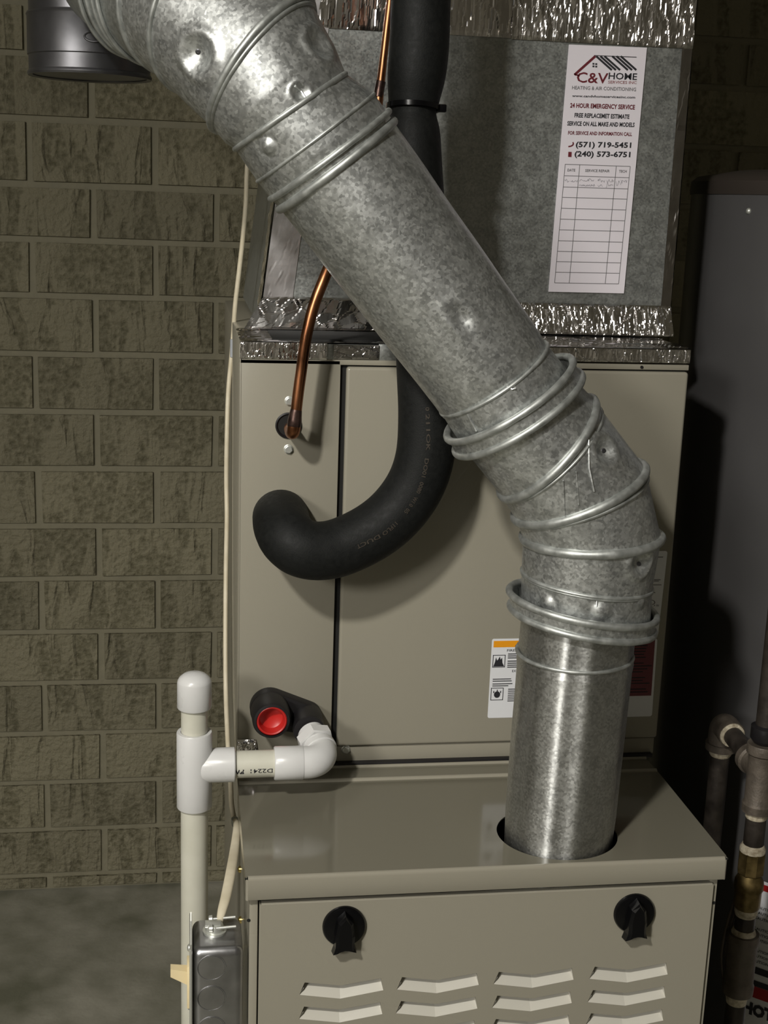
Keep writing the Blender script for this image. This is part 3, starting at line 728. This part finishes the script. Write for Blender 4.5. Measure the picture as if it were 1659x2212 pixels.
cop = empty('copper_liquid_line', at(632, 935, .2), 'thin bare copper line beside black line entering panel through rubber grommet', 'refrigerant line')
cp = [(860, -200, .245), (848, -60, .245), (843, 0, .245), (836, 60, .243), (828, 130, .240), (821, 190, .238), (815, 240, .235), (800, 330, .225), (770, 440, .205), (730, 530, .195), (701, 600, .190), (678, 660, .186), (661, 730, .184), (651, 800, .184), (644, 850, .184), (639, 895, .184)]
sp = smooth_path([list(at(*p)) for p in cp], 8)
rr_ = [.0036+.0018*min(1, max(0, (i-30)/40)) for i in range(len(sp))]
MB().tube(sp, rr_, 20).build('copper_tube', 'copper', cop)
e0 = at(639.5, 884, .184); e1 = at(634, 925, .184); e2 = at(632.5, 934, .1855); 
ep = smooth_path([list(at(640, 884, .184)), list(at(637, 905, .184)), list(at(635, 922, .184))], 6)
MB().tube(ep, [.0054, .0056, .0058, .0060, .0062, .0064, .0066, .0068, .0068, .0067, .0067, .0066, .0062], 24).build('brazed_joint', 'burnt', cop)
ep = smooth_path([list(at(636, 914, .184)), list(at(634.5, 926, .184)), list(at(632.5, 934, .187)), list(at(630, 934, .196)), list(at(628, 928, .212)), list(at(627, 924, .245))], 6)
MB().tube(ep, .0064, 24).build('elbow_end', 'copper', cop)
sp2 = smooth_path([list(at(*p)) for p in ((823, 175, .238), (820, 190, .238), (817, 210, .237))], 5)
MB().tube(sp2, .0047, 20).build('brazed_joint', 'burnt', cop)

# ================================================================== DRAIN PORT AND PVC TRAP
port = empty('drain_port', at(590, 1553, CY), 'black rubber drain port with round red plug on lower left panel', 'drain fitting')
c0_ = at(587, 1557, .190); ca = Vector((c0_.x, 0, c0_.z)); cb_p = at(668, 1578, .190); cb = Vector((cb_p.x, 0, cb_p.z))
def hull2(ra, rb, n=20):
    """outline round two circles in the xz plane"""
    d = cb-ca; th = math.atan2(d.z, d.x); k = math.acos((ra-rb)/d.length); pts = []
    for i in range(n+1): a = th+k+(2*math.pi-2*k)*i/n; pts.append((ca.x+ra*math.cos(a), ca.z+ra*math.sin(a)))
    for i in range(n+1): a = th-k+2*k*i/n; pts.append((cb.x+rb*math.cos(a), cb.z+rb*math.sin(a)))
    return pts
b = MB(); rr = []
for y, s in ((CY+.004, .0), (.2185, 0), (.2165, -.0012), (.2160, -.004)):
    rr.append([Vector((x, y, z)) for x, z in hull2(.0205+s, .0165+s)])
b.loft(rr, True, True, (False, True))
b.lathe((ca.x, .222, ca.z), (0, -1, 0), [(0, .0200), (.030, .0194), (.0335, .0180), (.0340, .0155)], 48, (False, False))
b.lathe((cb.x, .222, cb.z), (0, -1, 0), [(0, .0166), (.030, .0164), (.033, .0156), (.0340, .001)], 40, (False, True))
b.build('port_body', 'rubber', port)
b = MB(); b.lathe((ca.x, .190, ca.z), (0, -1, 0), [(-.012, .0001), (-.0122, .006), (-.009, .0115), (-.003, .0128), (.0006, .0132), (.0012, .0144), (.0006, .0154), (-.002, .0157)], 48, (False, False))
b.build('red_plug', 'red', port)

trap = empty('pvc_drain_trap', (-.0434, .12, FZ), 'white PVC condensate drain with capped tee standing left of furnace', 'drain pipe')
PX, PYY = -.0438, .145
def zat(px, py): return at(px, py, PYY).z
zc0 = zat(412, 1488)
t0, t1 = zat(416, 1580), zat(420, 1742); zcap = zat(411, 1528); ztop = zat(411, 1462)
MB().lathe((PX, PYY, FZ), (0, 0, 1), [(0, .0133), (t1+.004-FZ, .0133)], 32, (False, True)).build('drain_pipe', 'pvc', trap)['label'] = 'long standing PVC pipe running to the floor'
MB().lathe((PX, PYY, t0-.01), (0, 0, 1), [(0, .0128), (zcap-t0+.02, .0128)], 32).build('riser_pipe', 'pvc', trap)
MB().lathe((PX, PYY, zcap), (0, 0, 1), [(.001, .0130), (0, .0160), (.001, .0166), (.0255, .0164), (.0275, .0160), (.0305, .0142), (.0335, .0105), (.0352, .006), (.0358, .0001)], 40, (False, False)).build('end_cap', 'pvc_white', trap)
hz = at(508, 1652, PYY); hz2 = at(592, 1648, PYY); hzz = at(655, 1645, PYY)
b = MB(); b.lathe((PX, PYY, t1), (0, 0, 1), [(0, .0135), (0, .0165), (.001, .0171), (t0-t1-.001, .0171), (t0-t1, .0165), (t0-t1, .0132)], 48, (False, False))
zb_ = (hz.z+hz2.z)/2
b.lathe((PX+.003, PYY, zb_), (1, 0, 0), [(0, .0140), (.004, .0166), (hz.x-PX-.004, .0169), (hz.x-PX-.003, .0160), (hz.x-PX-.003, .0132)], 48, (False, False))
b.build('tee', 'pvc_white', trap)
hp = MB().lathe((hz.x-.01, PYY, zb_), (1, 0, 0), [(0, .0133), (hzz.x-hz.x, .0133)], 40).build('cross_pipe', 'pvc', trap)
tm = MB()
def oncyl(x0, x1, ang0, dang):
    def fn(a, b_):
        t = math.radians(ang0+dang*b_); return Vector((x0+(x1-x0)*a, PYY-.01345*math.cos(t), zb_+.01345*math.sin(t)))
    return fn
xa_, xb_ = at(589, 1662, PYY-.012).x, at(541, 1663, PYY-.012).x
put_text(tm, 'D2241', oncyl(xa_, xb_, 2, -20), .01)
put_text(tm, 'PW', oncyl(at(527, 1665, PYY-.012).x, at(505, 1665, PYY-.012).x, 0, -20), .05)
tm.build('pipe_print', 'ink', hp, fix=False)
# street elbow turning back into the port
ex = at(677, 1640, PYY).x-.003
b = MB(); x2 = hz2.x; rE = .0163
b.lathe((x2, PYY, zb_), (1, 0, 0), [(.0, .0134), (0, .0158), (.001, .0165), (.0275, .0165), (.0285, .0160)], 48, (False, False))
xs_ = x2+.0285; cr = .0150; path = [(xs_-.001, PYY, zb_)]
tx, ty, tz = cb.x+.002, .19, cb.z-.003
for i in range(9):
    t = i/8*math.pi/2; path.append((xs_+.004+cr*math.sin(t), PYY+cr*(1-math.cos(t)), zb_+(tz-zb_)*.25*(i/8)**2))
path += [(xs_+.004+cr, PYY+cr+.003, zb_+(tz-zb_)*.32)]
ex_ = Vector((xs_+.004+cr, PYY+cr+.003, zb_+(tz-zb_)*.32)); tgt = Vector((tx, ty, tz))
dirn = (tgt-ex_).normalized()
b.tube([list(p) for p in smooth_path(path, 3)], [.0158]*(3*(len(path)-1)+1), 40)
b.build('elbow', 'pvc_white', trap)
b = MB(); b.lathe(ex_-dirn*.001, dirn, [(0, .0158), (.001, .0170), (.006, .0170), (.007, .0158)], 44)
b.build('elbow_collar', 'pvc_white', trap)
b = MB(); L_ = (tgt-ex_).length
b.lathe(ex_+dirn*(.010), dirn, [(0, .0150), (.0, .0175), (.0012, .0192), (.0110, .0192), (.0122, .0178), (.0122, .012)], 6, (False, False), smooth=False)
b.lathe(ex_+dirn*.006, dirn, [(0, .0148), (L_-.006, .0140)], 32)
b.build('hex_adapter', 'pvc_white', trap)
# foil scraps on the coil cabinet corner behind the tee
q = at(527, 1608, CY)
foil('foil_scrap', coil, (.0005, CY, q.z-.008), (.022, CY, q.z-.008), (.0005, CY, q.z+.006), (.020, CY, q.z+.006), 16, 12, .003, 90, F_, seed=21, edge=.001)

# ================================================================== CABLE
cab = empty('control_cable', (-.02, .12, -.06), 'cream cable hanging down beside furnace and clamped to switch box', 'cable')
wp = [(545, -140, .46), (540, 120, .46), (537, 300, .46), (533, 380, .46), (531, 440, .46), (524, 520, .46), (516, 590, .46), (508, 660, .46), (504, 720, .46), (500, 770, .455), (493, 850, .45), (490, 950, .44), (489, 1040, .44), (490, 1120, .43), (488, 1230, .42), (487, 1340, .40), (487, 1420, .38), (488, 1500, .36), (492, 1600, .30), (498, 1690, .25), (500, 1735, .23), (505, 1765, .22)]
MB().tube(smooth_path([list(at(*p)) for p in wp], 8), .0027, 12).build('upper_run', 'cable', cab)
wp = [(506, 1765, .22), (511, 1785, .18), (507, 1830, .14), (499, 1880, .095), (488, 1935, .06), (480, 1965, .045), (474, 1992, .035)]
wl_ = [(.0022, .0022), (.0034, .0021), (.0044, .0021), (.0048, .0022), (.0047, .0022), (.0042, .0022), (.0030, .0020)]
s6 = smooth_path([list(at(*p))+list(q) for p, q in zip(wp, wl_)], 8)
MB().tube([p[:3] for p in s6], [(p[3], p[4]) for p in s6], 16, flat=(1, 0, 0)).build('flat_run', 'cable', cab)
ck = at(500, 752, .453); MB().lathe(ck+Vector((.0015, 0, .010)), Vector((.0006, 0, -1)), [(0, .0032), (.02, .0032)], 12).build('cable_joint', mat('grey_sleeve', (.35, .37, .40), .4), cab)
ck = at(507, 1779, .20); MB().lathe(ck+Vector((0, .003, .004)), (.1, .2, -1), [(0, .0036), (.008, .0038)], 12).build('cable_joint', 'galv_dull', cab)

# ================================================================== SWITCH BOX
sw = empty('switch_box', (-.026, .028, -.12), 'galvanized metal switch box with ivory toggle mounted on furnace left side', 'switch')
bx0, bx1, by0, by1, bz1, bz0 = -.0462, -.0015, -.0015, .0535, -.0675, -.176
b = MB(); b.box((bx0, by0, bz0), (bx1, by1, bz1), .0075, 6); b.build('box_body', 'box', sw)
pz1 = at(404, 1946, .03).z; 
b = MB()
b.box((bx0-.0026, by0-.0035, bz0-.004), (bx0-.0002, by1+.004, bz1+.003), .0009)
# pointed mounting ear of the plate
b.poly([Vector((bx0-.0006, .002, bz1)), Vector((bx0-.0006, .012, bz1+.021)), Vector((bx0-.0006, .022, bz1+.003)), Vector((bx0-.0006, .034, bz1+.017)), Vector((bx0-.0006, .046, bz1))], (-.0012, 0, 0))
b.build('cover_plate', 'zinc', sw)
for py in (2090, 2156, 2222):
    c = at(457, py, by0); rr = .0125
    MB().tube([c+Vector((rr*math.cos(t*math.pi/24), -.0001, rr*.98*math.sin(t*math.pi/24))) for t in range(46)], .00035, 8).build('knockout', 'box', sw)
    MB().lathe(c+Vector((0, .0002, 0)), (0, -1, 0), [(0, .0118), (.0006, .0115), (.0007, .001)], 32, (False, True)).build('knockout_disc', 'box', sw)
# toggle
tz = at(380, 2112, .026).z
b = MB(); b.box((bx0-.0048, .016, tz-.026), (bx0-.002, .036, tz+.016), .0006); b.build('switch_collar', 'ivory', sw)
b = MB(); a0 = Vector((bx0-.004, .026, tz+.002)); a1 = Vector((bx0-.0195, .026, tz+.0075))
b.loft([[a0+Vector((0, sy*.0055, sz*.0068)) for sy, sz in ((-1, -1), (1, -1), (1, 1), (-1, 1))], [a1+Vector((0, sy*.0042, sz*.0040)) for sy, sz in ((-1, -1), (1, -1), (1, 1), (-1, 1))]], False, True, (True, True)); b.build('toggle', 'ivory', sw)
# cable clamp
cz = bz1
b = MB(); cc_ = Vector((-.0262, .028, cz)); b.lathe(cc_, (0, 0, 1), [(0, .0105), (.002, .0108), (.0022, .0085), (.006, .0082), (.008, .0070)], 28)
b.box(cc_+Vector((-.009, -.0045, .006)), cc_+Vector((.006, .0045, .0095)), .001); b.build('cable_clamp', 'zinc', sw)
for dy in (-.006, .010):
    b = MB(); p0 = cc_+Vector((-.002, dy, .0065)); b.tube([p0, p0+Vector((.021, -.0005, .0015))], .00135, 12); hexscrew(b, p0, (-1, 0, .0), .0030, .003, False); b.lathe(p0+Vector((-.003, 0, 0)), (1, 0, 0), [(0, .0034), (.003, .0038)], 16); b.build('clamp_screw', 'zinc', sw)
for py, z_ in ((2056, 0), (2182, 0)):
    c = at(397, py, .02); MB().lathe(Vector((bx0-.0022, .026, c.z)), (-1, 0, 0), [(0, .0036), (.0012, .0034), (.0022, .002), (.0024, .0001)], 16).build('plate_screw', 'zinc', sw)

# ================================================================== WATER HEATER
HX, HY, HRr = .800, .455, .252; HZ = at(1600, 411, .30).z
heat = empty('water_heater', (HX, HY, FZ), 'tall grey cylindrical water heater standing right of furnace', 'water heater')
MB().lathe((HX, HY, FZ), (0, 0, 1), [(.02, HRr), (HZ-FZ-.0015, HRr)], 128, (True, True)).build('tank_jacket', 'heater', heat)
MB().lathe((HX, HY, HZ), (0, 0, 1), [(-.003, HRr+.0012), (.002, HRr+.002), (.012, HRr+.001), (.018, HRr-.006), (.026, HRr-.05), (.030, .001)], 96, (False, True)).build('top_rim', 'heater_rim', heat)
MB().lathe((HX, HY, FZ), (0, 0, 1), [(0, HRr-.01), (.021, HRr-.01)], 64).build('base_ring', 'heater_rim', heat)
def heat_pt(px, py, lift=.0):
    d = ray(px, py); o = CAM-Vector((HX, HY, 0)); R_ = HRr+lift
    A_ = d.x**2+d.y**2; B_ = 2*(o.x*d.x+o.y*d.y); C_ = o.x**2+o.y**2-R_*R_; D_ = B_*B_-4*A_*C_
    if D_ < 0: t = -B_/(2*A_)
    else: t = (-B_-math.sqrt(D_))/(2*A_)
    return CAM+d*t
hs = heat_pt(1617, 456); nn = Vector((hs.x-HX, hs.y-HY, 0)).normalized()
MB().lathe(hs, nn, [(0, .0035), (.001, .0033), (.0022, .002), (.0026, .0002)], 16).build('jacket_glint', 'zinc', heat)  # small bright dot standing in for the lamp's glint on the jacket
def heat_patch(x0, x1, z0, z1, lift, name, mtl, parent, n=16):
    """curved label between two azimuths given by photo columns at mid height"""
    rr = []
    for z in (z0, z1): rr.append([Vector((HX+(HRr+lift)*math.cos(a), HY+(HRr+lift)*math.sin(a), z)) for a in [x0+(x1-x0)*i/n for i in range(n+1)]])
    return MB().loft(rr, True, False).build(name, mtl, parent)
def az(px, py): q = heat_pt(px, py); return math.atan2(q.y-HY, q.x-HX), q.z
a1, zA = az(1618, 2010); a2 = a1+1.1
if a1 < 0: pass
_, zTop = az(1655, 1905); _, zs = az(1640, 2120)
lab = heat_patch(a1, a2, zTop-.42, zTop, .0008, 'instruction_label', 'label', heat); lab['label'] = 'white label with red stripe and black bars'
_, zb1_ = az(1640, 2090); _, zb2_ = az(1640, 2105); _, zb3_ = az(1640, 2120); _, zb4_ = az(1640, 2132); _, zr = az(1640, 2158)
heat_patch(a1, a2, zb2_, zb1_, .0012, 'black_bar', 'ink', lab); heat_patch(a1, a2, zb4_, zb3_, .0012, 'black_bar', 'ink', lab)
heat_patch(a1, a2, zr, zb4_-.0004, .0012, 'red_bar', 'bright_red', lab); heat_patch(a1, a2, zTop-.012, zTop-.004, .0012, 'red_bar', 'bright_red', lab)
tm = MB(); _, zh_ = az(1625, 2190)
put_text(tm, 'HOT', lambda a, b_: Vector((HX+(HRr+.0014)*math.cos(a1+.012+.15*a), HY+(HRr+.0014)*math.sin(a1+.012+.15*a), zh_+.015*b_)), .06)
for k in range(12):
    z = zb1_+.006+k*.007; 
    if k % 4 == 3: continue
    put_text(tm, 'PCAUTIONS WHEN USING', lambda a, b_: Vector((HX+(HRr+.0014)*math.cos(a1+.012+.24*a), HY+(HRr+.0014)*math.sin(a1+.012+.24*a), z+.0035*b_)), .01)
tm.build('lettering', 'ink', lab, fix=False)

# ================================================================== GAS PIPING
GY = .15
def gx(px, py): return at(px, py, GY)
gxx = gx(1634, 1760).x; 
gas = empty('gas_pipe', (gxx, GY, FZ), 'black iron gas pipe run with brass union and tee right of furnace', 'gas pipe')
def gz(px, py): return gx(px, py).z
def gl(name, mtl, y0, y1, prof, x=1625, n=40, **k):
    """prof: (0..1 from top to bottom, radius)"""
    za, zb = gz(x, y0), gz(x, y1)
    return MB().lathe((gxx, GY, za), (0, 0, -1), [((za-zb)*t, r) for t, r in prof], n, (True, True), **k).build(name, mtl, gas)
R0 = .0107
gl('riser', 'iron', 900, 1602, [(0, R0), (1, R0)], 1655)
gl('black_coupling', 'rubber', 1565, 1606, [(0, R0), (.1, .0150), (.7, .0150), (.9, .0120), (1, .009)], 1650)
gl('tee_fitting', 'malleable', 1606, 1754, [(0, .0125), (.0, .0165), (.02, .0172), (.13, .0172), (.16, .0145), (.84, .0142), (.87, .0160), (.98, .0158), (1, .012)], 1637)
zt_ = gz(1637, 1665)
gl('thread_tape', 'dope', 1750, 1766, [(0, .0118), (.8, .0116), (1, .0108)], 1634)
gl('nipple', 'iron', 1755, 1838, [(0, R0), (1, R0)], 1634)
gl('thread_tape', 'dope', 1822, 1838, [(0, .0112), (.5, .0135), (1, .0135)], 1630)
gl('brass_nut', 'brass', 1836, 1888, [(0, .0125), (.04, .0142), (.9, .0142), (1, .011)], 1628, 8, smooth=False)
gl('brass_body', 'brass', 1886, 1962, [(0, .0115), (.2, .0152), (.40, .0156), (.42, .0142), (.9, .0140), (1, .0115)], 1626, 24)
gl('thread_tape', 'dope', 1958, 1976, [(0, .0125), (.6, .0122), (1, .0108)], 1620)
gl('nipple', 'iron', 1970, 2020, [(0, R0), (1, R0)], 1618)
gl('thread_tape', 'dope', 2004, 2018, [(0, .0112), (1, .0142)], 1614)
gl('coupling', 'malleable', 2014, 2146, [(0, .0142), (.0, .0168), (.03, .0176), (.13, .0176), (.16, .0160), (.80, .0158), (.83, .0170), (.96, .0166), (1, .012)], 1610)
gl('thread_tape', 'dope', 2146, 2164, [(0, .0122), (1, .0108)], 1600)
z_low = gz(1598, 2155)
MB().lathe((gxx, GY, z_low), (0, 0, -1), [(0, R0), (z_low-FZ, R0)], 32).build('drop_pipe', 'iron', gas)
MB().lathe((gxx, GY, FZ), (0, 0, 1), [(0, .016), (.03, .016)], 24).build('drip_cap', 'malleable', gas)
# branch back to the elbow
yE = GY
for k in range(400):
    if at(1569, 1572, yE).x > gxx: break
    yE += .0005
ze = at(1569, 1572, yE).z
MB().lathe((gxx, GY, zt_), Vector((0, yE-GY, ze-zt_)), [(0, .0142), (.020, .0142), (.022, .0165), (.030, .0165), (.031, .011)], 32, (False, True)).build('tee_branch', 'malleable', gas)
MB().tube([(gxx, GY+.02, zt_+(ze-zt_)*.2), (gxx, yE, ze)], R0, 28).build('nipple', 'iron', gas)
dE = Vector((0, yE-GY, ze-zt_)).normalized(); pE = Vector((gxx, yE, ze))
MB().lathe(pE-dE*.020, dE, [(0, .0112), (.0005, .0135), (.004, .0140)], 28).build('thread_tape', 'dope', gas)
pth = [pE-dE*.017, pE-dE*.008, pE+dE*.001, pE+dE*.007+Vector((0, 0, -.004)), pE+dE*.009+Vector((0, 0, -.013)), pE+dE*.009+Vector((0, 0, -.026))]
MB().tube(smooth_path([list(p) for p in pth], 6), .0150, 28).build('elbow_fitting', 'malleable', gas)
q = pth[-1]; q2 = Vector(q)
MB().lathe(q2+Vector((0, 0, .004)), (0, 0, -1), [(0, .0172), (.008, .0172), (.0085, .012)], 28).build('elbow_lip', 'malleable', gas)
MB().lathe(q2+Vector((0, 0, -.004)), (0, 0, -1), [(0, .0135), (.006, .012), (.008, .0107)], 24).build('thread_tape', 'dope', gas)
MB().lathe(q2, (0, 0, -1), [(0, R0), (q2.z-FZ, R0)], 28).build('drop_pipe', 'iron', gas)
# thin brown wires beside the gas pipe
wires = empty('sensor_wires', at(1560, 2100, .12), 'pair of thin brown wires looping left of the gas pipe', 'wire')
for off, m_ in ((0, M['malleable']), (9, M['malleable'])):
    wq = [(1597+off*.3, 1920, .17), (1585+off, 1950, .165), (1570+off, 2000, .16), (1560+off, 2050, .16), (1560+off, 2090, .16), (1568+off, 2140, .16), (1576+off*.4, 2190, .16), (1572, 2260, .16), (1560, 2400, .16)]
    MB().tube(smooth_path([list(at(*p)) for p in wq], 8), .0018, 10).build('wire', m_, wires)
for o in bpy.data.objects:
    if o.name.split('.')[0] in ('lettering', 'handwriting', 'faded_print', 'pipe_print'): o['kind'] = 'stuff'
